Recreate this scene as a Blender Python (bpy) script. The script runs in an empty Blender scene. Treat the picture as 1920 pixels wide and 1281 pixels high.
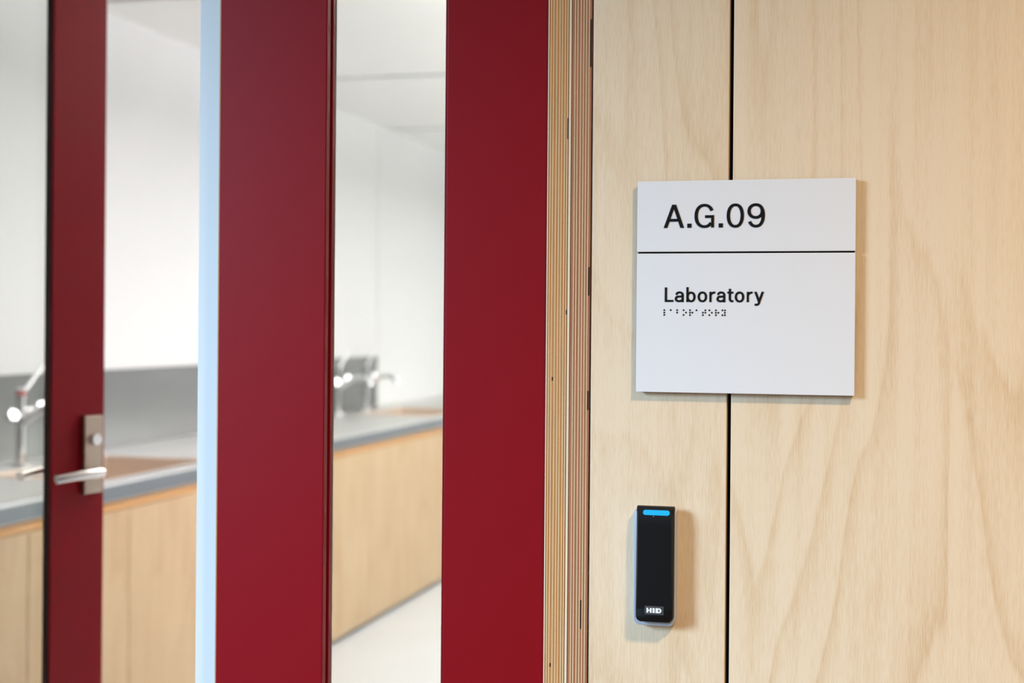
import bpy, bmesh, math, random
from mathutils import Vector, Matrix
random.seed(4)
S = bpy.context.scene
C = S.collection
PI = math.pi

# ------------------------------------------------------------------ camera
TH, RHO = math.radians(14.17), 0.0082
cd = bpy.data.cameras.new('camera'); cam = bpy.data.objects.new('camera', cd); C.objects.link(cam)
cd.lens, cd.sensor_width, cd.shift_y = 50, 36, -26.5 / 1920
cd.clip_start = 0.05
a = Vector((-math.sin(TH), math.cos(TH), 0)); r0 = Vector((math.cos(TH), math.sin(TH), 0)); u0 = Vector((0, 0, 1))
r = r0 * math.cos(RHO) + u0 * math.sin(RHO); u = u0 * math.cos(RHO) - r0 * math.sin(RHO)
cam.matrix_world = Matrix(((r.x, u.x, -a.x, 0), (r.y, u.y, -a.y, -1.466), (r.z, u.z, -a.z, 1.386), (0, 0, 0, 1)))
cd.dof.use_dof = True; cd.dof.focus_distance = 1.45; cd.dof.aperture_fstop = 5.0
S.camera = cam

# ------------------------------------------------------------------ light
w = bpy.data.worlds.new('overcast_sky'); S.world = w; w.use_nodes = True
w.node_tree.nodes['Background'].inputs[0].default_value = (1.0, 0.97, 0.94, 1)
w.node_tree.nodes['Background'].inputs[1].default_value = 0.24
def area(name, loc, target, sx, sy, power, col, shape='RECTANGLE'):
    l = bpy.data.lights.new(name, 'AREA'); l.shape = shape; l.size = sx
    if shape in ('RECTANGLE', 'ELLIPSE'): l.size_y = sy
    l.energy = power; l.color = col
    o = bpy.data.objects.new(name, l); C.objects.link(o); o.location = loc
    o.rotation_euler = (Vector(target) - Vector(loc)).to_track_quat('-Z', 'Y').to_euler()
    return o
# daylight from the glazing on the corridor's left, warm downlights in the corridor ceiling
o = area('corridor_window_daylight', (-3.1, -2.3, 2.10), (-0.80, 0, 0.85), 1.0, 1.2, 16.5, (0.49, 0.75, 1.0))
o.data.spread = math.radians(43)
for x in (0.66, 3.0):
    o = area('corridor_downlight', (x, -1.22, 2.66), (x, -1.22, 0), 0.22, 0.22, 33, (1.0, 0.77, 0.48), 'DISK')
    o.data.spread = math.radians(130)
# unseen lab lamps without bodies; the uplights are added to brighten the ceiling
for y in (2.9, 5.1, 7.6):
    area('lab_pendant_downlight', (-0.55, y, 2.30), (-0.55, y, 0), 0.12, 1.5, 25, (1.0, 0.985, 0.98))
    area('lab_pendant_uplight', (-0.55, y, 2.32), (-0.55, y, 3), 0.12, 1.5, 89, (1.0, 0.985, 0.97))
S.view_settings.view_transform = 'Standard'; S.view_settings.look = 'None'
S.view_settings.exposure = 0.0; S.view_settings.gamma = 1.0; S.view_settings.use_curve_mapping = False

# ------------------------------------------------------------------ helpers
def lin(c):
    f = lambda v: (v / 12.92 if v <= 0.04045 else ((v + 0.055) / 1.055) ** 2.4)
    return (f(c[0] / 255), f(c[1] / 255), f(c[2] / 255), 1)
def mat(name, col, rough=0.5, metal=0.0, spec=0.5, noise=0.0, nscale=40, stretch=(1, 1, 1), bump=0.0):
    m = bpy.data.materials.new(name); m.use_nodes = True
    nt = m.node_tree; b = nt.nodes['Principled BSDF']
    b.inputs['Base Color'].default_value = lin(col); b.inputs['Roughness'].default_value = rough
    b.inputs['Metallic'].default_value = metal; b.inputs['Specular IOR Level'].default_value = spec
    if noise or bump:
        tc = nt.nodes.new('ShaderNodeTexCoord'); mp = nt.nodes.new('ShaderNodeMapping'); mp.inputs['Scale'].default_value = stretch
        n = nt.nodes.new('ShaderNodeTexNoise'); n.inputs['Scale'].default_value = nscale; n.inputs['Detail'].default_value = 3
        nt.links.new(tc.outputs['Object'], mp.inputs[0]); nt.links.new(mp.outputs[0], n.inputs['Vector'])
        if noise:
            mx = nt.nodes.new('ShaderNodeMix'); mx.data_type = 'RGBA'
            c = lin(col)
            mx.inputs[6].default_value = tuple(v * (1 - noise) for v in c[:3]) + (1,)
            mx.inputs[7].default_value = tuple(min(1, v * (1 + noise)) for v in c[:3]) + (1,)
            nt.links.new(n.outputs['Fac'], mx.inputs[0]); nt.links.new(mx.outputs[2], b.inputs['Base Color'])
        if bump:
            bp = nt.nodes.new('ShaderNodeBump'); bp.inputs['Strength'].default_value = bump; bp.inputs['Distance'].default_value = 0.001
            nt.links.new(n.outputs['Fac'], bp.inputs['Height']); nt.links.new(bp.outputs[0], b.inputs['Normal'])
    return m
def emis(name, col, s):
    m = mat(name, col, 0.4); b = m.node_tree.nodes['Principled BSDF']
    b.inputs['Base Color'].default_value = lin((0, 50, 110)); b.inputs['Emission Color'].default_value = lin(col); b.inputs['Emission Strength'].default_value = s
    return m
def wood(name, light, mid, dark, hs=5.0, vs=1.15, rings=9.0, contrast=0.55, rough=0.45):
    """Rotary-cut veneer: contour lines of a vertically stretched noise give the cathedrals, plus fibres."""
    m = bpy.data.materials.new(name); m.use_nodes = True; nt = m.node_tree; N = nt.nodes; Lk = nt.links.new
    b = N['Principled BSDF']; b.inputs['Roughness'].default_value = rough; b.inputs['Specular IOR Level'].default_value = 0.45
    tc = N.new('ShaderNodeTexCoord'); oi = N.new('ShaderNodeObjectInfo')
    off = N.new('ShaderNodeVectorMath'); off.operation = 'MULTIPLY_ADD'
    off.inputs[1].default_value = (7.3, 3.1, 5.7)
    cmb = N.new('ShaderNodeCombineXYZ')
    for i in range(3): Lk(oi.outputs['Random'], cmb.inputs[i])
    Lk(cmb.outputs[0], off.inputs[0]); Lk(tc.outputs['Object'], off.inputs[2])
    def noise(sc, detail, rough_=0.5, dist=0.0):
        mp = N.new('ShaderNodeMapping'); mp.inputs['Scale'].default_value = sc
        n = N.new('ShaderNodeTexNoise'); n.inputs['Scale'].default_value = 1; n.inputs['Detail'].default_value = detail
        n.inputs['Roughness'].default_value = rough_; n.inputs['Distortion'].default_value = dist
        Lk(off.outputs[0], mp.inputs[0]); Lk(mp.outputs[0], n.inputs['Vector']); return n.outputs['Fac']
    def math_(op, x, y=None, z=None):
        n = N.new('ShaderNodeMath'); n.operation = op
        for i, v in enumerate((x, y, z)):
            if v is None: continue
            if isinstance(v, (int, float)): n.inputs[i].default_value = v
            else: Lk(v, n.inputs[i])
        return n.outputs[0]
    base = noise((hs, hs, vs), 2.0, 0.42, 0.35)
    wob = noise((110, 110, 5), 2, 0.6)
    ring = math_('FRACT', math_('ADD', math_('MULTIPLY', base, rings), math_('MULTIPLY', wob, 0.22)))
    rp = N.new('ShaderNodeValToRGB'); Lk(ring, rp.inputs[0])     # late wood: soft rise, then a sharp edge
    e = rp.color_ramp.elements; e[0].position = 0; e[0].color = (0.5, 0.5, 0.5, 1); e[1].position = 1; e[1].color = (0.5, 0.5, 0.5, 1)
    for p, v in ((0.05, 0.08), (0.35, 0.0), (0.70, 0.30), (0.90, 0.80), (0.96, 1.0)):
        q = e.new(p); q.color = (v, v, v, 1)
    fade = noise((4, 4, 1.6), 2)
    fib = noise((800, 800, 52), 2, 0.6)
    streak = noise((85, 85, 1.8), 3, 0.65)
    blotch = noise((7, 7, 2.4), 2)
    f = math_('MULTIPLY', rp.outputs[0], math_('MULTIPLY', fade, contrast * 1.5))
    f = math_('ADD', f, math_('MULTIPLY', math_('SUBTRACT', fib, 0.5), 1.1))
    f = math_('ADD', f, math_('MULTIPLY', math_('SUBTRACT', streak, 0.5), 0.75))
    f = math_('ADD', f, math_('MULTIPLY', math_('SUBTRACT', blotch, 0.38), 0.7))
    r2 = N.new('ShaderNodeValToRGB'); Lk(f, r2.inputs[0]); e = r2.color_ramp.elements
    e[0].position = -0.0; e[0].color = lin(light); e[1].position = 1.0; e[1].color = lin(dark)
    q = e.new(0.42); q.color = lin(mid)
    Lk(r2.outputs[0], b.inputs['Base Color'])
    bp = N.new('ShaderNodeBump'); bp.inputs['Strength'].default_value = 0.12; bp.inputs['Distance'].default_value = 0.0004
    Lk(fib, bp.inputs['Height']); Lk(bp.outputs[0], b.inputs['Normal'])
    return m
def glass(name, tint, refl=0.03):
    m = bpy.data.materials.new(name); m.use_nodes = True; nt = m.node_tree; N = nt.nodes
    N.remove(N['Principled BSDF']); out = N['Material Output']
    t = N.new('ShaderNodeBsdfTransparent'); t.inputs[0].default_value = tint
    g = N.new('ShaderNodeBsdfGlossy'); g.inputs['Roughness'].default_value = 0.02
    lw_ = N.new('ShaderNodeLayerWeight'); lw_.inputs[0].default_value = 0.5
    pw = N.new('ShaderNodeMath'); pw.operation = 'POWER'; pw.inputs[1].default_value = 4.0
    ma = N.new('ShaderNodeMath'); ma.operation = 'MULTIPLY_ADD'; ma.inputs[1].default_value = 0.9; ma.inputs[2].default_value = refl
    nt.links.new(lw_.outputs['Facing'], pw.inputs[0]); nt.links.new(pw.outputs[0], ma.inputs[0])
    mx = N.new('ShaderNodeMixShader'); nt.links.new(ma.outputs[0], mx.inputs[0])
    nt.links.new(t.outputs[0], mx.inputs[1]); nt.links.new(g.outputs[0], mx.inputs[2]); nt.links.new(mx.outputs[0], out.inputs[0])
    return m

def box(bm, x0, x1, y0, y1, z0, z1, bev=0.0, seg=2):
    t = bmesh.new()
    v = [t.verts.new((x, y, z)) for x in (x0, x1) for y in (y0, y1) for z in (z0, z1)]
    for q in ((0, 1, 3, 2), (4, 6, 7, 5), (0, 4, 5, 1), (2, 3, 7, 6), (0, 2, 6, 4), (1, 5, 7, 3)):
        t.faces.new([v[i] for i in q])
    if bev: bmesh.ops.bevel(t, geom=list(t.edges), offset=bev, segments=seg, profile=0.5, affect='EDGES')
    me = bpy.data.meshes.new('t'); t.to_mesh(me); t.free(); bm.from_mesh(me); bpy.data.meshes.remove(me)
    return bm
def B(*args, **k): return box(bmesh.new(), *args, **k)
def tube(bm, pts, rad, n=16, cap=True, flat=1.0):
    pts = [Vector(p) for p in pts]; rr = rad if isinstance(rad, (list, tuple)) else [rad] * len(pts)
    rings = []; prev = None
    for i, p in enumerate(pts):
        d = (pts[min(i + 1, len(pts) - 1)] - pts[max(i - 1, 0)]).normalized()
        if prev is None:
            up = Vector((0, 0, 1)) if abs(d.z) < 0.9 else Vector((1, 0, 0))
            x = d.cross(up).normalized()
        else: x = (prev - d * prev.dot(d)).normalized()
        prev = x; y = d.cross(x)
        rings.append([bm.verts.new(p + x * (rr[i] * math.cos(2 * PI * k / n)) + y * (rr[i] * flat * math.sin(2 * PI * k / n))) for k in range(n)])
    for q, s in zip(rings, rings[1:]):
        for k in range(n): bm.faces.new((q[k], q[(k + 1) % n], s[(k + 1) % n], s[k]))
    if cap:
        bm.faces.new(rings[0]); bm.faces.new(rings[-1])
    return bm
def T(pts, rad, **k): return tube(bmesh.new(), pts, rad, **k)
def obj(name, bm, m, parent=None, smooth=False):
    bmesh.ops.recalc_face_normals(bm, faces=bm.faces)
    me = bpy.data.meshes.new(name); bm.to_mesh(me); bm.free(); me.materials.append(m)
    if smooth:
        for p in me.polygons: p.use_smooth = True
        try: me.set_sharp_from_angle(angle=math.radians(35))
        except Exception: pass
    o = bpy.data.objects.new(name, me); C.objects.link(o)
    if parent: o.parent = parent
    return o
def tag(o, label, cat, group=None, kind=None):
    o['label'] = label; o['category'] = cat
    if group: o['group'] = group
    if kind: o['kind'] = kind
    return o
def thing(name, label, cat, loc=(0, 0, 0), rz=0, group=None, kind=None):
    o = bpy.data.objects.new(name, None); C.objects.link(o); o.location = loc; o.rotation_euler = (0, 0, rz)
    return tag(o, label, cat, group, kind)
def copy_tree(o, parent=None):
    c = o.copy(); C.objects.link(c); c.parent = parent
    for ch in list(o.children): copy_tree(ch, c)
    return c

# ------------------------------------------------------------------ materials
M = {}
M['ply'] = wood('birch_veneer', (237, 214, 186), (228, 200, 167), (208, 172, 133), hs=5.0, vs=0.85, rings=13, contrast=0.48)
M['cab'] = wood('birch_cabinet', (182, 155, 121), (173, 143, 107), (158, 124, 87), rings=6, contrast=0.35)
M['rail'] = mat('dark_birch_edge', (190, 140, 86), 0.5, noise=0.15, nscale=8, stretch=(8, 1, 20))
M['edge_gold'] = mat('golden_ply_edge', (188, 130, 72), 0.65, noise=0.35, nscale=1, stretch=(900, 900, 18), bump=0.3)
M['edge_red'] = mat('reddish_ply_edge', (166, 108, 74), 0.65, noise=0.35, nscale=1, stretch=(900, 900, 14), bump=0.3)
M['edge_pale'] = mat('pale_ply_edge', (244, 218, 176), 0.6, noise=0.12, nscale=1, stretch=(500, 500, 10))
M['face_pale'] = mat('pale_face_veneer', (232, 212, 184), 0.6, noise=0.08, nscale=1, stretch=(300, 300, 8))
M['knot'] = mat('dark_ply_void', (50, 26, 12), 0.8)
M['black'] = mat('black_backing', (6, 6, 6), 0.9, spec=0.1)
M['red'] = mat('red_powder_coat', (134, 8, 20), 0.45, spec=0.15, bump=0.04, nscale=900)
M['dred'] = mat('dark_red_gasket', (42, 7, 7), 0.7)
M['grey_gasket'] = mat('grey_gasket', (120, 112, 108), 0.6)
M['alu'] = mat('pale_blue_aluminium', (212, 214, 217), 0.45, spec=0.5)
M['sign'] = mat('white_sign_acrylic', (231, 229, 233), 0.5, spec=0.35)
M['ink'] = mat('black_lettering', (8, 8, 9), 0.6, spec=0.2)
M['reader'] = mat('black_reader_plastic', (11, 10, 12), 0.45, spec=0.25, bump=0.15, nscale=1600)
M['bezel'] = mat('silver_grey_bezel', (186, 188, 200), 0.4, spec=0.5)
M['badge'] = mat('dark_grey_badge', (62, 62, 66), 0.4)
M['badge_rim'] = mat('badge_rim', (92, 92, 98), 0.4)
M['logo'] = mat('white_logo', (238, 238, 240), 0.5)
M['led'] = emis('cyan_led', (0, 180, 250), 1.0)
M['glass'] = glass('clear_glass', (0.97, 0.985, 0.97, 1))
M['steel'] = mat('brushed_stainless_steel', (222, 221, 218), 0.42, metal=1.0, noise=0.05, nscale=30, stretch=(1, 0.1, 1))
M['splash'] = mat('dark_brushed_steel', (136, 137, 138), 0.28, metal=1.0, noise=0.05, nscale=30, stretch=(1, 0.1, 1))
M['edge'] = mat('shaded_steel_edge', (134, 139, 145), 0.35, metal=1.0)  # dark reflection put into a darker copy of the worktop steel
M['satin'] = mat('satin_nickel', (184, 168, 152), 0.30, metal=1.0)
M['lever'] = mat('polished_nickel', (232, 226, 220), 0.2, metal=1.0)
M['sink'] = mat('satin_sink_steel', (236, 220, 206), 0.55, metal=1.0)  # reflected wood put into the colour as a warm tint
M['knob'] = mat('satin_chrome', (245, 245, 246), 0.16, metal=1.0)
M['chrome'] = mat('chrome', (240, 240, 242), 0.06, metal=1.0)
M['redcap'] = mat('red_tap_cap', (190, 40, 40), 0.4)
M['white'] = mat('white_wall_paint', (234, 234, 234), 0.7, noise=0.015, nscale=4)
M['ceil'] = mat('white_ceiling', (246, 245, 243), 0.8, noise=0.01, nscale=4)
M['floor'] = mat('pale_grey_vinyl_floor', (197, 199, 201), 0.45, noise=0.04, nscale=3)
M['cfloor'] = mat('grey_corridor_carpet', (150, 146, 142), 0.9, noise=0.15, nscale=60)
M['joint'] = mat('grey_shadow_joint', (120, 120, 120), 0.8)

# ------------------------------------------------------------------ setting: lab shell
CZ = 2.62
tag(obj('floor', B(-3.2, 3.0, 0.02, 9.5, -0.05, 0), M['floor']), 'pale grey vinyl laboratory floor beneath the bench', 'floor', kind='structure')
o = obj('ceiling', B(-3.2, 3.0, 0.0, 9.5, CZ + 0.02, CZ + 0.08), M['joint'])
tag(o, 'white laboratory ceiling of wide flat panels with grey joints', 'ceiling', kind='structure')
ys = (0.0, 1.62, 3.42, 5.20, 7.00, 8.70, 9.5)
for y0, y1 in zip(ys, ys[1:]):
    obj('ceiling_panel', B(-3.2, 3.0, y0 + 0.035, y1 - 0.035, CZ, CZ + 0.03, bev=0.004), M['ceil'], o)
o = obj('wall_left', B(-3.1, -2.93, 0.12, 9.5, 0, CZ + 0.02), M['white']); tag(o, 'white laboratory wall behind the stainless bench', 'wall', kind='structure')
obj('lining_panel', B(-2.935, -2.924, 6.76, 8.9, 0.9, CZ), M['white'], o)
tag(obj('wall_back', B(-3.1, 3.0, 9.4, 9.5, 0, CZ + 0.02), M['white']), 'white far wall at the end of the laboratory', 'wall', kind='structure')
tag(obj('wall_side', B(2.9, 3.0, 0.12, 9.5, 0, CZ + 0.02), M['white']), 'white side wall of the laboratory hidden behind the birch wall', 'wall', kind='structure')
tag(obj('floor_corridor', B(-5, 4.5, -4.5, 0.02, -0.05, 0), M['cfloor']), 'grey carpet floor of the corridor outside', 'floor', kind='structure')
tag(obj('ceiling_corridor', B(-5, 4.5, -2.6, 0.0, 2.70, 2.80), M['ceil']), 'white ceiling of the corridor outside', 'ceiling', kind='structure')

# birch faced wall: two panels on a black backing, the gap between them is the black seam
o = obj('wall_right', B(-0.26, 3.0, 0.020, 0.12, 0, CZ + 0.1), M['black'])
tag(o, 'birch veneer wall with a black vertical seam carrying the sign', 'wall', kind='structure')
obj('wall_panel', B(-0.2845, -0.1428, 0.0, 0.0199, 0.0, 2.70, bev=0.0006), M['ply'], o)
obj('wall_panel', B(-0.1384, 1.06, 0.0, 0.0199, 0.0, 2.70, bev=0.0006), M['ply'], o)
obj('wall_panel', B(1.0644, 2.26, 0.0, 0.0199, 0.0, 2.70, bev=0.0006), M['ply'], o)
tag(obj('wall_front', B(-3.1, -1.75, 0.0, 0.12, 0, CZ + 0.1), M['white']), 'white corridor wall beyond the door hinges', 'wall', kind='structure')
tag(obj('wall_upper', B(-1.75, -0.26, 0.0, 0.12, 2.35, CZ + 0.1), M['white']), 'white wall above the red door frame', 'wall', kind='structure')

# plywood jamb liners seen on their layered edges
def ply_edge(name, label, x0, x1, brown, pales, holes, face=None):
    t = obj(name, B(x0, x1, 0.0012, 0.118, 0, 2.35), M[brown]); tag(t, label, 'trim', kind='structure')
    # brown cross-grain plies between pale lines
    bb = bmesh.new(); pb = bmesh.new(); lo = x0
    for p in pales + [None]:
        hi = (p - 0.00035) if p is not None else x1
        box(bb, lo + 0.0001, hi - 0.0001, 0.0004 + random.random() * 0.0004, 0.004, 0, 2.35)
        if p is not None:
            box(pb, p - 0.00035, p + 0.00035, 0.0001, 0.004, 0, 2.35); lo = p + 0.00035
    q = obj('brown_plies', bb, M[brown], t); q['kind'] = 'stuff'
    q = obj('pale_plies', pb, M['edge_pale'], t); q['kind'] = 'stuff'
    for (x, z, h) in holes:
        obj('ply_void', B(x - 0.0007, x + 0.0007, -0.0001, 0.002, z, z + h, bev=0.0003), M['knot'], t)
    return t
def fx(p): return -0.3328 + (p - 93) / 6.41 * 0.000573
t1 = ply_edge('trim_1', 'golden layered plywood edge beside the red frame', fx(105), fx(338), 'edge_gold',
              [fx(v) for v in (124, 157, 195, 230, 262, 298, 326)],
              [(fx(168), 1.330, 0.004), (fx(168), 1.028, 0.004), (fx(334), 1.585, 0.022), (fx(334), 1.40, 0.005)])
obj('face_veneer', B(fx(91), fx(104), -0.0002, 0.118, 0, 2.35), M['face_pale'], t1)
t2 = ply_edge('trim_2', 'reddish layered plywood edge beside the birch wall', fx(378), fx(610), 'edge_red',
              [fx(v) for v in (415, 447, 484, 518, 550, 583)],
              [(fx(600), 1.42, 0.03), (fx(600), 1.30, 0.02), (fx(600), 0.99, 0.018), (fx(536), 1.07, 0.03), (fx(602), 1.66, 0.05)])
obj('face_veneer', B(fx(345), fx(371), 0.0, 0.118, 0, 2.35), M['face_pale'], t2)

# ------------------------------------------------------------------ red sidelight with narrow fixed pane
wn = thing('window_1', 'red framed narrow sidelight between the open door and the plywood edge', 'window', (0, 0, 0), kind='structure')
FH = 2.35
obj('stile', B(-0.4455, -0.3336, 0.004, 0.115, 0, FH, bev=0.0010), M['red'], wn)
obj('mullion', B(-0.7119, -0.5842, 0.004, 0.0155, 0, FH, bev=0.0012), M['red'], wn)
obj('mullion_core', B(-0.7100, -0.6300, 0.0156, 0.115, 0, FH), M['red'], wn)
obj('door_stop', B(-0.7500, -0.7101, 0.030, 0.095, 0, FH, bev=0.001), M['alu'], wn)
obj('seal', B(-0.7138, -0.7120, 0.006, 0.0295, 0, FH), M['rail'], wn)  # thin brown strip along the mullion's left edge
obj('groove', B(-0.6299, -0.5890, 0.0156, 0.0225, 0, FH), M['dred'], wn)  # shade in the groove put into its dark red colour
obj('glazing_bead', B(-0.6299, -0.5842, 0.0226, 0.0305, 0, FH, bev=0.0008), M['red'], wn)
obj('gasket', B(-0.6299, -0.5842, 0.0306, 0.0335, 0, FH), M['grey_gasket'], wn)
obj('glazing_bead', B(-0.4500, -0.4456, 0.012, 0.1, 0.1, FH - 0.1, bev=0.0006), M['red'], wn)
obj('top_rail', B(-0.5841, -0.4456, 0.006, 0.115, FH - 0.1, FH), M['red'], wn)
obj('bottom_rail', B(-0.5841, -0.4456, 0.006, 0.115, 0, 0.1), M['red'], wn)
obj('pane', B(-0.6000, -0.4470, 0.0336, 0.0396, 0.08, FH - 0.08), M['glass'], wn)
# hinge-side jamb and head of the doorway
jb = thing('trim_3', 'red door jamb and head around the open doorway', 'trim', kind='structure')
obj('hinge_jamb', B(-1.75, -1.665, 0.004, 0.115, 0, FH, bev=0.0015), M['red'], jb)
obj('head', B(-1.665, -0.7122, 0.004, 0.115, 2.13, FH, bev=0.0015), M['red'], jb)

# ------------------------------------------------------------------ open glazed door
PH = math.radians(74); DL = 0.92
dr = thing('door_1', 'red framed glass door standing open into the laboratory with lever handle', 'door', (-1.6761, 0.10, 0.008), PH, kind='structure')
def d(name, *b, m='red', bev=0.002, parent=None): return obj(name, B(*b, bev=bev), M[m], parent or dr)
ls = d('lock_stile', 0.7895, DL, 0, 0.016, 0, 2.11)
obj('stile_core', B(0.8150, DL, 0.0161, 0.045, 0, 2.11, bev=0.001), M['red'], ls)
d('hinge_stile', 0, 0.12, 0, 0.045, 0, 2.11)
d('bottom_rail', 0.12, 0.7834, 0, 0.045, 0, 0.20)
d('top_rail', 0.12, 0.7834, 0, 0.045, 1.98, 2.11)
d('gasket', 0.7868, 0.7894, 0.002, 0.0158, 0.19, 1.99, m='dred', bev=0)  # added dark strip over the stile's inner side face
d('pane', 0.11, 0.8149, 0.0165, 0.0225, 0.19, 1.99, m='glass', bev=0)
lp = d('lock_plate', 0.8600, 0.9060, -0.012, 0.0005, 1.058, 1.205, m='satin', bev=0.002)
cyl = obj('key_cylinder', T([(0.883, -0.010, 1.160), (0.883, -0.021, 1.160)], 0.0105, n=24), M['chrome'], lp, True)
def lever(sgn, y0, parent):
    # neck out from the plate, bend, then a gently bowed flat bar towards the hinge
    yo = y0 + sgn * 0.025
    pts = [(0.884, y0, 1.099), (0.884, y0 + sgn * 0.012, 1.099), (0.8835, y0 + sgn * 0.020, 1.099), (0.879, yo, 1.0995), (0.868, yo + sgn * 0.002, 1.0995)]
    rad = [0.0095, 0.0095, 0.0098, 0.0100, 0.0102]
    for i in range(1, 9):
        s = i / 8
        pts.append((0.868 - s * 0.088, yo + sgn * (0.002 + 0.002 * math.sin(PI * s) - 0.012 * s * s), 1.0995 - 0.006 * s * s)); rad.append(0.0102 - 0.0015 * s)
    return obj('lever', T(pts, rad, n=16), M['lever'], parent, True)
lever(-1, -0.011, lp)
lp2 = d('lock_plate', 0.8600, 0.9060, 0.0445, 0.057, 1.058, 1.205, m='satin', bev=0.002)
lever(1, 0.056, lp2)
for z in (0.25, 1.05, 1.85):
    obj('hinge', T([(-0.006, 0.0, z), (-0.006, 0.0, z + 0.1)], 0.007, n=12), M['satin'], dr, True)

# ------------------------------------------------------------------ room sign
SX0, SX1, SZ0, SZ1, SY = -0.2352, -0.0156, 1.3205, 1.5378, -0.009
sg = thing('room_sign', 'white square room sign with black lettering across the wall seam', 'sign', ((SX0 + SX1) / 2, 0, SZ0))
ox, oz = (SX0 + SX1) / 2, SZ0
obj('backing_plate', B(SX0 - ox + 0.0008, SX1 - ox - 0.0008, -0.0062, -0.0002, 0.0008, SZ1 - oz - 0.0008), M['black'], sg)
obj('upper_panel', B(SX0 - ox, SX1 - ox, SY, -0.0060, 1.4651 - oz, SZ1 - oz, bev=0.0004), M['sign'], sg)
obj('lower_panel', B(SX0 - ox, SX1 - ox, SY, -0.0060, 0, 1.4633 - oz, bev=0.0004), M['sign'], sg)
def ell(cx, cy, rx, ry, a0, a1, n=40, e=2.25):
    """points along a superellipse, angles in degrees, y pointing down"""
    out = []
    for i in range(n + 1):
        t = math.radians(a0 + (a1 - a0) * i / n); c, s_ = math.cos(t), math.sin(t)
        out.append((cx + rx * math.copysign(abs(c) ** (2 / e), c), cy - ry * math.copysign(abs(s_) ** (2 / e), s_)))
    return out
def letter(px, strokes, polys, pen, x0, z0, x1, z1, depth=0.0006):
    """a grotesque capital or small letter from pen strokes; px is its box (left, right, top, bottom) in drawing units"""
    bm = bmesh.new(); l, r_, t_, b_ = px
    def P(p, y): return bm.verts.new((x0 - ox + (p[0] - l) / (r_ - l) * (x1 - x0), y, z1 - oz - (p[1] - t_) / (b_ - t_) * (z1 - z0)))
    def prism(q, k):          # crossing strokes step proud of one another by a hair
        A = [P(p, SY + 0.0002) for p in q]; F = [P(p, SY - depth - k * 0.00003) for p in q]; n = len(q)
        for i in range(n): bm.faces.new((A[i], A[(i + 1) % n], F[(i + 1) % n], F[i]))
        bm.faces.new(F)
    for k, st in enumerate(strokes):
        closed = (Vector(st[0]) - Vector(st[-1])).length < 0.5; n = len(st); L_, R_ = [], []
        for i, p in enumerate(st):
            p0 = st[i - 1] if i else (st[-2] if closed else p); p1 = st[i + 1] if i < n - 1 else (st[1] if closed else p)
            dx, dy = p1[0] - p0[0], p1[1] - p0[1]; q = math.hypot(dx, dy); nx, ny = -dy / q * pen[0] / 2, dx / q * pen[1] / 2
            L_.append((p[0] + nx, p[1] + ny)); R_.append((p[0] - nx, p[1] - ny))
        for i in range(n - 1): prism([L_[i], L_[i + 1], R_[i + 1], R_[i]], k)
    for k, q in enumerate(polys): prism(q, k + len(strokes))
    return obj('letter', bm, M['ink'], sg)
rect = lambda a_, b_, c_, d_: [(a_, c_), (b_, c_), (b_, d_), (a_, d_)]
pen = (51, 41)
G_ = {'A': ((190, 497, 182, 536), [], [[(190, 536), (245, 536), (366, 182), (315, 182)], [(497, 536), (442, 536), (322, 182), (375, 182)], rect(265, 422, 398, 440)]),
      '.': ((545, 608, 470, 532), [], [rect(545, 608, 470, 532)]),
      'G': ((652, 948, 172, 538), [ell(802, 355, 124, 162, 27, 322)], [rect(812, 946, 345, 386), rect(905, 948, 345, 530)]),
      '0': ((1135, 1397, 168, 535), [ell(1266, 351, 105, 163, 0, 360, 56)], []),
      '9': ((1440, 1713, 165, 533), [ell(1576, 349, 111, 163, 90, -148), ell(1572, 283, 101, 97, 0, 360, 48, 2.1)], [])}
for ch, b in zip('A.G.09', ((-.2077, 1.4896, -.1868, 1.5134), (-.1834, 1.4896, -.1791, 1.4938), (-.1761, 1.4892, -.1562, 1.5139),
                            (-.1514, 1.4896, -.1472, 1.4938), (-.1434, 1.4892, -.1260, 1.5138), (-.1229, 1.4892, -.1050, 1.5138))):
    letter(*G_[ch], pen, *b)
pen = (34, 29)
A_ = [(373, 178)] + ell(427, 190, 48, 45, 160, 0, 24, 2.3) + [(475, 290)]
G_ = {'L': ((205, 335, 72, 287), [], [rect(205, 239, 72, 287), rect(205, 335, 258, 287)]),
      'a': ((357, 492, 130, 290), [A_, [(475, 203), (432, 207)] + ell(412, 241, 39, 34, 100, 270, 20, 2.2) + ell(422, 241, 53, 34, 270, 345, 10, 2)], []),
      'b': ((530, 670, 66, 290), [ell(601, 212, 52, 65, 0, 360, 44, 2.15)], [rect(530, 563, 66, 287)]),
      'o': ((700, 843, 132, 292), [ell(771, 212, 55, 66, 0, 360, 44, 2.15)], []),
      'r': ((875, 967, 132, 290), [ell(952, 205, 60, 58, 172, 78, 20, 2.1)], [rect(875, 908, 136, 290)]),
      't': ((1145, 1237, 92, 292), [[(1184, 92), (1184, 235)] + ell(1222, 240, 38, 38, 180, 262, 14, 2.3) + [(1237, 277)]], [rect(1145, 1237, 136, 162)]),
      'y': ((1548, 1697, 137, 343), [[(1679, 137), (1632, 262)] + ell(1583, 286, 42, 43, 10, -95, 12, 2) + [(1556, 326)]], [[(1548, 137), (1585, 137), (1643, 285), (1606, 285)], [(1660, 137), (1697, 137), (1641, 292), (1606, 285)]])}
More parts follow.
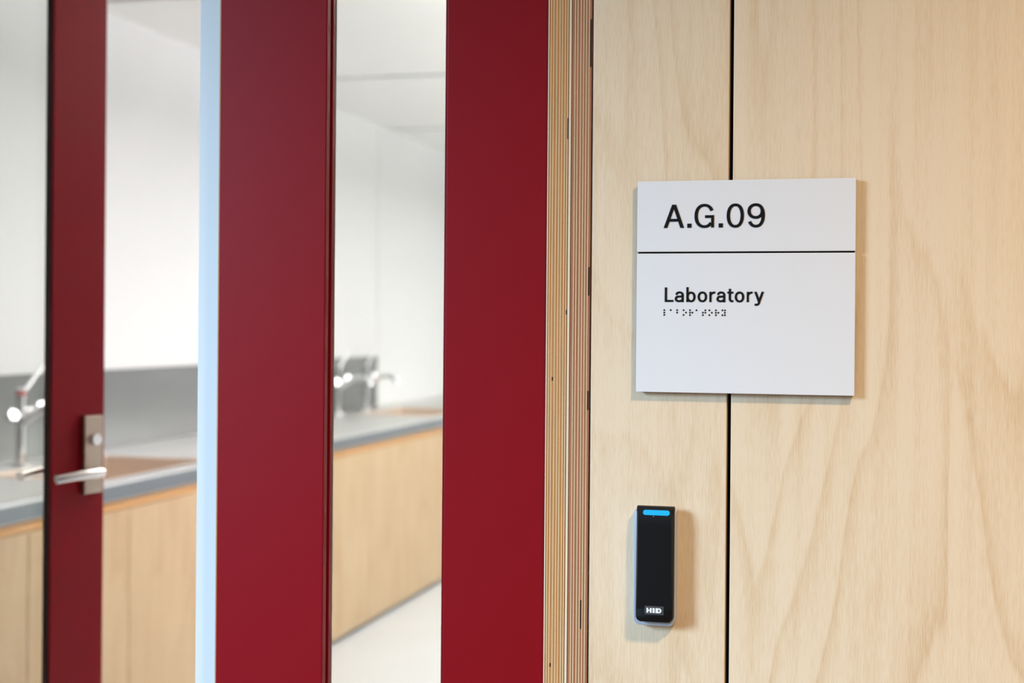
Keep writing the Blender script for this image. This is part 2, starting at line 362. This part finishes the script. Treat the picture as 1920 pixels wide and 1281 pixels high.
for ch, b in zip('Laboratory', ((-.2060, 1.4136, -.1972, 1.4284), (-.1956, 1.4134, -.1865, 1.4244), (-.1838, 1.4134, -.1744, 1.4287),
                                (-.1722, 1.4134, -.1626, 1.4243), (-.1603, 1.4136, -.1542, 1.4243), (-.1530, 1.4134, -.1441, 1.4244),
                                (-.1421, 1.4135, -.1360, 1.4271), (-.1345, 1.4133, -.1250, 1.4243), (-.1225, 1.4136, -.1166, 1.4243),
                                (-.1151, 1.4100, -.1053, 1.4241))):
    letter(*G_[ch], pen, *b)
bb = bmesh.new()
for i, cell in enumerate(('123', '1', '12', '135', '1235', '1', '2345', '135', '1235', '13456')):
    for n in cell:
        n = int(n); cx = -0.2064 + i * 0.0066 + (0.0025 if n > 3 else 0); cz = 1.4051 - ((n - 1) % 3) * 0.00245
        R = 0.0009
        tube(bb, [(cx - ox, SY + 0.0003, cz - oz), (cx - ox, SY - 0.0004, cz - oz), (cx - ox, SY - 0.0007, cz - oz)], [R, R, R * 0.6], n=12)
q = obj('braille', bb, M['ink'], sg, True); q['kind'] = 'stuff'; q['label'] = 'row of small raised black braille dots'

# ------------------------------------------------------------------ card reader
RX, RZ0, RW, RH = -0.2140, 1.0800, 0.0440, 0.1235
rd = thing('card_reader', 'black upright card reader with glowing cyan light bar on birch wall', 'card reader', (RX, 0, RZ0))
def outline(x0, x1, z0, z1, rb, rt, n=8):
    pts = []
    for cx, cz, rr_, a0 in ((x1 - rb, z0 + rb, rb, -PI / 2), (x1 - rt, z1 - rt, rt, 0), (x0 + rt, z1 - rt, rt, PI / 2), (x0 + rb, z0 + rb, rb, PI)):
        for i in range(n + 1):
            an = a0 + PI / 2 * i / n; pts.append((cx + rr_ * math.cos(an), cz + rr_ * math.sin(an)))
    return pts
def loft(layers, fn=lambda x, y, z: (x, y, z)):
    bm = bmesh.new(); R = [[bm.verts.new(fn(x, y, z)) for (x, z) in pts] for y, pts in layers]; n = len(R[0])
    for p, q in zip(R, R[1:]):
        for i in range(n): bm.faces.new((p[i], p[(i + 1) % n], q[(i + 1) % n], q[i]))
    bm.faces.new(R[0]); bm.faces.new(R[-1]); return bm
hw = RW / 2
BT = RH - 0.0045
obj('bezel', loft([(0, outline(-hw, hw, 0, BT, 0.0075, 0.002)), (-0.009, outline(-hw, hw, 0, BT, 0.0075, 0.002)),
                   (-0.0115, outline(-hw + 0.0006, hw - 0.0006, 0.0006, BT - 0.0006, 0.007, 0.002)),
                   (-0.0120, outline(-hw + 0.0012, hw - 0.0012, 0.0012, BT - 0.0012, 0.0065, 0.002))]), M['bezel'], rd, True)
DEP = 0.0205
def ydep(z):                       # the front falls back to the wall over the top 16 mm
    s = max(0.0, min(1.0, (z - (RH - 0.018)) / 0.018)); return 1.0 - 0.40 * s * s
def fn(x, y, z): return (x, -0.0100 + (y + 0.0100) * ydep(z), z)
X0, X1, Z0, Z1 = -hw + 0.0034, hw - 0.0014, 0.0050, RH
Ls = [(-0.0100, outline(X0, X1, Z0, Z1, 0.006, 0.0012)), (-DEP + 0.0025, outline(X0 + 0.0004, X1 - 0.0004, Z0 + 0.0003, Z1 - 0.0003, 0.006, 0.0012)),
      (-DEP + 0.0008, outline(X0 + 0.0010, X1 - 0.0010, Z0 + 0.0009, Z1 - 0.0006, 0.0055, 0.0012)), (-DEP, outline(X0 + 0.0024, X1 - 0.0024, Z0 + 0.0022, Z1 - 0.0012, 0.0045, 0.001))]
bm = bmesh.new()
R = [[bm.verts.new(fn(x, y, z)) for (x, z) in pts] for y, pts in Ls]; n = len(R[0])
for p, q in zip(R, R[1:]):
    for i in range(n): bm.faces.new((p[i], p[(i + 1) % n], q[(i + 1) % n], q[i]))
bm.faces.new(R[0])
# front: strips across between matching left and right points, dense towards the sloping top
zs = [Z0 + 0.0067 + (Z1 - 0.0022 - Z0 - 0.0067) * i / 40 for i in range(41)]
fr = bm.faces.new(R[-1]); bmesh.ops.recalc_face_normals(bm, faces=bm.faces)
for z in zs: bmesh.ops.bisect_plane(bm, geom=[fr_ for fr_ in bm.verts[:] + bm.edges[:] + bm.faces[:]], plane_co=(0, 0, z), plane_no=(0, 0, 1))
# re-seat every front vertex on the falling profile
for f_ in list(bm.faces):
    if f_.normal.y < -0.9 and f_.calc_center_median().y < -DEP * 0.55:
        for v in f_.verts:
            if X0 + 0.0023 <= v.co.x <= X1 - 0.0023: v.co.y = fn(0, -DEP, v.co.z)[1]
obj('body', bm, M['reader'], rd, True)
def front(z): return fn(0, -DEP, z)[1]
def patch(x0, x1, z0, z1, lift, rr_, m, name, nz=6, parent=None):
    ol = outline(x0, x1, z0, z1, rr_, rr_, 6)
    bm = bmesh.new(); A = [bm.verts.new((x, front(z) + 0.0003, z)) for x, z in ol]; Bv = [bm.verts.new((x, front(z) - lift, z)) for x, z in ol]
    n = len(A)
    for i in range(n): bm.faces.new((A[i], A[(i + 1) % n], Bv[(i + 1) % n], Bv[i]))
    bm.faces.new(Bv); return obj(name, bm, M[m], parent or rd)
lo = RX
patch(-.2254 - RX + 0.0002, -.1978 - RX, 1.1950 - RZ0, 1.2000 - RZ0, 0.0004, 0.0024, 'led', 'light_bar')['label'] = 'glowing cyan light bar'
patch(-0.0005, 0.0001, 1.1935 - RZ0, 1.1941 - RZ0, 0.0002, 0.0003, 'logo', 'light_sensor')
bx0, bx1, bz0, bz1 = -.2223 - RX, -.2031 - RX, 1.0936 - RZ0, 1.1020 - RZ0
bd = patch(bx0, bx1, bz0, bz1, 0.0003, 0.0003, 'badge_rim', 'badge'); bd['label'] = 'small dark grey badge reading HID in white'
patch(bx0 + 0.0005, bx1 - 0.0005, bz0 + 0.0005, bz1 - 0.0005, 0.00045, 0.0002, 'badge', 'badge_face', parent=bd)
# HID in heavy wide capitals
def poly(name, loops, y0=0.0002, y1=0.0006):
    bm = bmesh.new()
    for lp_ in loops:
        zc = bz0; yb = front(zc)
        A = [bm.verts.new((x, yb - y0, z)) for x, z in lp_]; Bv = [bm.verts.new((x, yb - y1, z)) for x, z in lp_]; n = len(A)
        for i in range(n): bm.faces.new((A[i], A[(i + 1) % n], Bv[(i + 1) % n], Bv[i]))
        bm.faces.new(Bv)
    return obj(name, bm, M['logo'], bd)
lw = bx1 - bx0; lx = lambda p: bx0 + (p - 316) / 141 * lw; lz0, lz1 = bz0 + 0.0017, bz1 - 0.0017; lm = (lz0 + lz1) / 2
rc = lambda x0, x1, z0, z1: [(x0, z0), (x1, z0), (x1, z1), (x0, z1)]
poly('logo_letter', [rc(lx(329), lx(343), lz0, lz1), rc(lx(343), lx(354), lm - 0.0006, lm + 0.0006), rc(lx(354), lx(368), lz0, lz1)])
poly('logo_letter', [rc(lx(374), lx(391), lz0, lz1)])
D = []
cxr = lx(424); rx, rz = lx(442) - cxr, (lz1 - lz0) / 2; ix, iz = rx * 0.22, rz * 0.5; stem = lx(418)
N_ = 12
outer = [(cxr + rx * math.sin(PI * i / N_), lm + rz * math.cos(PI * i / N_)) for i in range(N_ + 1)]
inner = [(cxr + ix * math.sin(PI * i / N_), lm + iz * math.cos(PI * i / N_)) for i in range(N_ + 1)]
quads = [[inner[i], outer[i], outer[i + 1], inner[i + 1]] for i in range(N_)]
poly('logo_letter', [rc(lx(397), stem, lz0, lz1), rc(stem, cxr, lm + iz, lz1), rc(stem, cxr, lz0, lm - iz)] + quads)

# ------------------------------------------------------------------ lab bench
BX, WX = -2.24, -2.93          # bench front and wall
cab = thing('base_cabinet', 'x', 'cabinet', (BX, 0.35, 0), group='birch base cabinets under the stainless worktop')
CW = 1.10
bm = B(-0.66, -0.65, 0.001, CW - 0.001, 0.026, 0.845)
for y in (0.001, CW - 0.017): box(bm, -0.65, -0.0205, y, y + 0.016, 0.026, 0.845)
box(bm, -0.65, -0.0205, 0.017, CW - 0.017, 0.026, 0.042)
obj('carcass', bm, M['cab'], cab)
obj('top_rail', B(-0.020, -0.002, 0.001, CW - 0.001, 0.815, 0.846), M['rail'], cab)
for k in range(2):
    obj('cabinet_door', B(-0.020, 0.0, k * CW / 2 + 0.002, (k + 1) * CW / 2 - 0.002, 0.025, 0.812, bev=0.001), M['cab'], cab)
obj('toe_kick', B(-0.05, -0.025, 0.001, CW - 0.001, 0.0, 0.025), M['joint'], cab)
labels = ['birch base cabinet nearest the corridor wall at the start of the bench',
          'birch base cabinet seen through the glass of the open red door',
          'birch base cabinet in the open doorway below the near sink',
          'birch base cabinet at the left of the sidelight view beside the red mullion',
          'birch base cabinet filling most of the sidelight view',
          'birch base cabinet just past the sidelight view behind the red stile',
          'last birch base cabinet at the far end of the bench']
for k in range(7):
    c = cab if k == 0 else copy_tree(cab)
    c.location = (BX, 0.35 + k * CW, 0); c['label'] = labels[k]
def slab(xs, ys, holes, z0, z1):
    bm = bmesh.new(); V = {}
    def v(i, j, z): 
        if (i, j, z) not in V: V[(i, j, z)] = bm.verts.new((xs[i], ys[j], z))
        return V[(i, j, z)]
    cell = lambda i, j: 0 <= i < len(xs) - 1 and 0 <= j < len(ys) - 1 and (i, j) not in holes
    for i in range(len(xs) - 1):
        for j in range(len(ys) - 1):
            if not cell(i, j): continue
            bm.faces.new([v(i, j, z1), v(i + 1, j, z1), v(i + 1, j + 1, z1), v(i, j + 1, z1)])
            bm.faces.new([v(i, j, z0), v(i, j + 1, z0), v(i + 1, j + 1, z0), v(i + 1, j, z0)])
            for (di, dj, p, q) in ((-1, 0, (i, j), (i, j + 1)), (1, 0, (i + 1, j), (i + 1, j + 1)), (0, -1, (i, j), (i + 1, j)), (0, 1, (i, j + 1), (i + 1, j + 1))):
                if not cell(i + di, j + dj): bm.faces.new([v(*p, z0), v(*q, z0), v(*q, z1), v(*p, z1)])
    return bm
SINKS = ((2.50, 3.30), (5.95, 6.75))
sx0, sx1 = -2.76, -2.32
wt = obj('worktop', slab([WX + 0.001, sx0, sx1, BX + 0.012], [0.30, SINKS[0][0], SINKS[0][1], SINKS[1][0], SINKS[1][1], 8.10], {(1, 1), (1, 3)}, 0.848, 0.897), M['steel'])
obj('front_edge', B(BX + 0.0121, BX + 0.0141, 0.30, 8.10, 0.850, 0.8945, bev=0.0005), M['edge'], wt)
obj('marine_edge', B(BX - 0.012, BX + 0.0120, 0.30, 8.10, 0.8965, 0.9040, bev=0.002), M['knob'], wt)  # added lip in brighter steel along the worktop's front top edge
tag(wt, 'long stainless steel worktop running along the birch cabinets', 'worktop')
tag(obj('splashback', B(WX + 0.0008, WX + 0.012, 0.30, 6.75, 0.8975, 1.205), M['splash']), 'stainless steel splashback on the white wall behind the worktop', 'splashback')
for (y0, y1) in SINKS:
    cx_, cy_ = (sx0 + sx1) / 2, (y0 + y1) / 2; hx, hy = (sx1 - sx0) / 2, (y1 - y0) / 2
    bm = bmesh.new()
    def ring(dx, z): return [bm.verts.new((cx_ + p * (hx - dx), cy_ + q * (hy - dx), z)) for p, q in ((-1, -1), (1, -1), (1, 1), (-1, 1))]
    Rr = [ring(-0.0, 0.8480), ring(-0.0, 0.8970), ring(0.003, 0.8970), ring(0.006, 0.893), ring(0.012, 0.68), ring(0.03, 0.66)]
    for p, q in zip(Rr, Rr[1:]):
        for i in range(4): bm.faces.new((p[i], p[(i + 1) % 4], q[(i + 1) % 4], q[i]))
    bm.faces.new(Rr[-1])
    sk = obj('sink_bowl', bm, M['sink'], wt); sk['label'] = 'rectangular stainless sink bowl with raised rim'
    obj('drain', T([(cx_, cy_, 0.66), (cx_, cy_, 0.664)], 0.045, n=24), M['chrome'], sk, True)

def tap(lb, loc, rz, knobs, red, lever_dir=1):
    t = thing('lab_tap', lb, 'tap', loc, rz, group='chrome laboratory taps on the worktop')
    obj('base', T([(0, 0, 0), (0, 0, 0.012), (0, 0, 0.016)], [0.032, 0.032, 0.024], n=24), M['chrome'], t, True)
    obj('column', T([(0, 0, 0.014), (0, 0, 0.15), (0, 0, 0.235)], [0.015, 0.014, 0.014], n=20), M['chrome'], t, True)
    sp = [(0.01, 0, 0.15)] + [(0.01 + 0.17 * k / 8, 0, 0.15 + 0.055 * math.sin(PI * k / 8 * 0.75)) for k in range(1, 9)] + [(0.188, 0, 0.165)]
    obj('spout', T(sp, 0.015, n=16), M['chrome'], t, True)
    kb = obj('cap', T([(0, 0, 0.235), (0, 0, 0.262), (0, 0, 0.268)], [0.017, 0.017, 0.012], n=20), M['chrome'], t, True)
    if red: obj('hot_ring', T([(0, 0, 0.243), (0, 0, 0.253)], 0.0178, n=20), M['redcap'], kb, True)['label'] = 'thin red ring'
    obj('lever', T([(0, 0.010, 0.25), (0, lever_dir * 0.06, 0.285), (0, lever_dir * 0.125, 0.335)], [0.008, 0.007, 0.008], n=12), M['chrome'], t, True)
    for (ky, kz, kd) in knobs:             # added cross-arm knobs, end faces turned to mirror the lamps at the camera
        c0 = Vector((0.012, ky, kz)); kv = Vector(kd).normalized()
        v_ = obj('valve', T([(0, 0, kz), (0.006, ky * 0.6, kz), c0], 0.010, n=14), M['chrome'], t, True)
        obj('knob', T([c0 - kv * 0.004, c0 + kv * 0.026, c0 + kv * 0.030], [0.016, 0.020, 0.018], n=20), M['knob'], v_, True)
    return t
tap('chrome tap with a red ring seen through the glass of the open door', (-2.83, 2.86, 0.8972), 0,
    [(0.085, 0.19, (0.847, -0.383, 0.367)), (-0.085, 0.17, (0.847, -0.383, 0.367))], True)
tap('chrome tap nearest the red mullion in the sidelight view', (-2.83, 5.86, 0.8972), 0,
    [(0.085, 0.19, (0.734, -0.574, 0.36)), (-0.085, 0.175, (0.734, -0.574, 0.36))], False)
tap('chrome tap at the right end of the dark splashback', (-2.83, 6.30, 0.8972), 0,
    [(0.085, 0.19, (0.734, -0.574, 0.36)), (-0.085, 0.175, (0.734, -0.574, 0.36))], False)
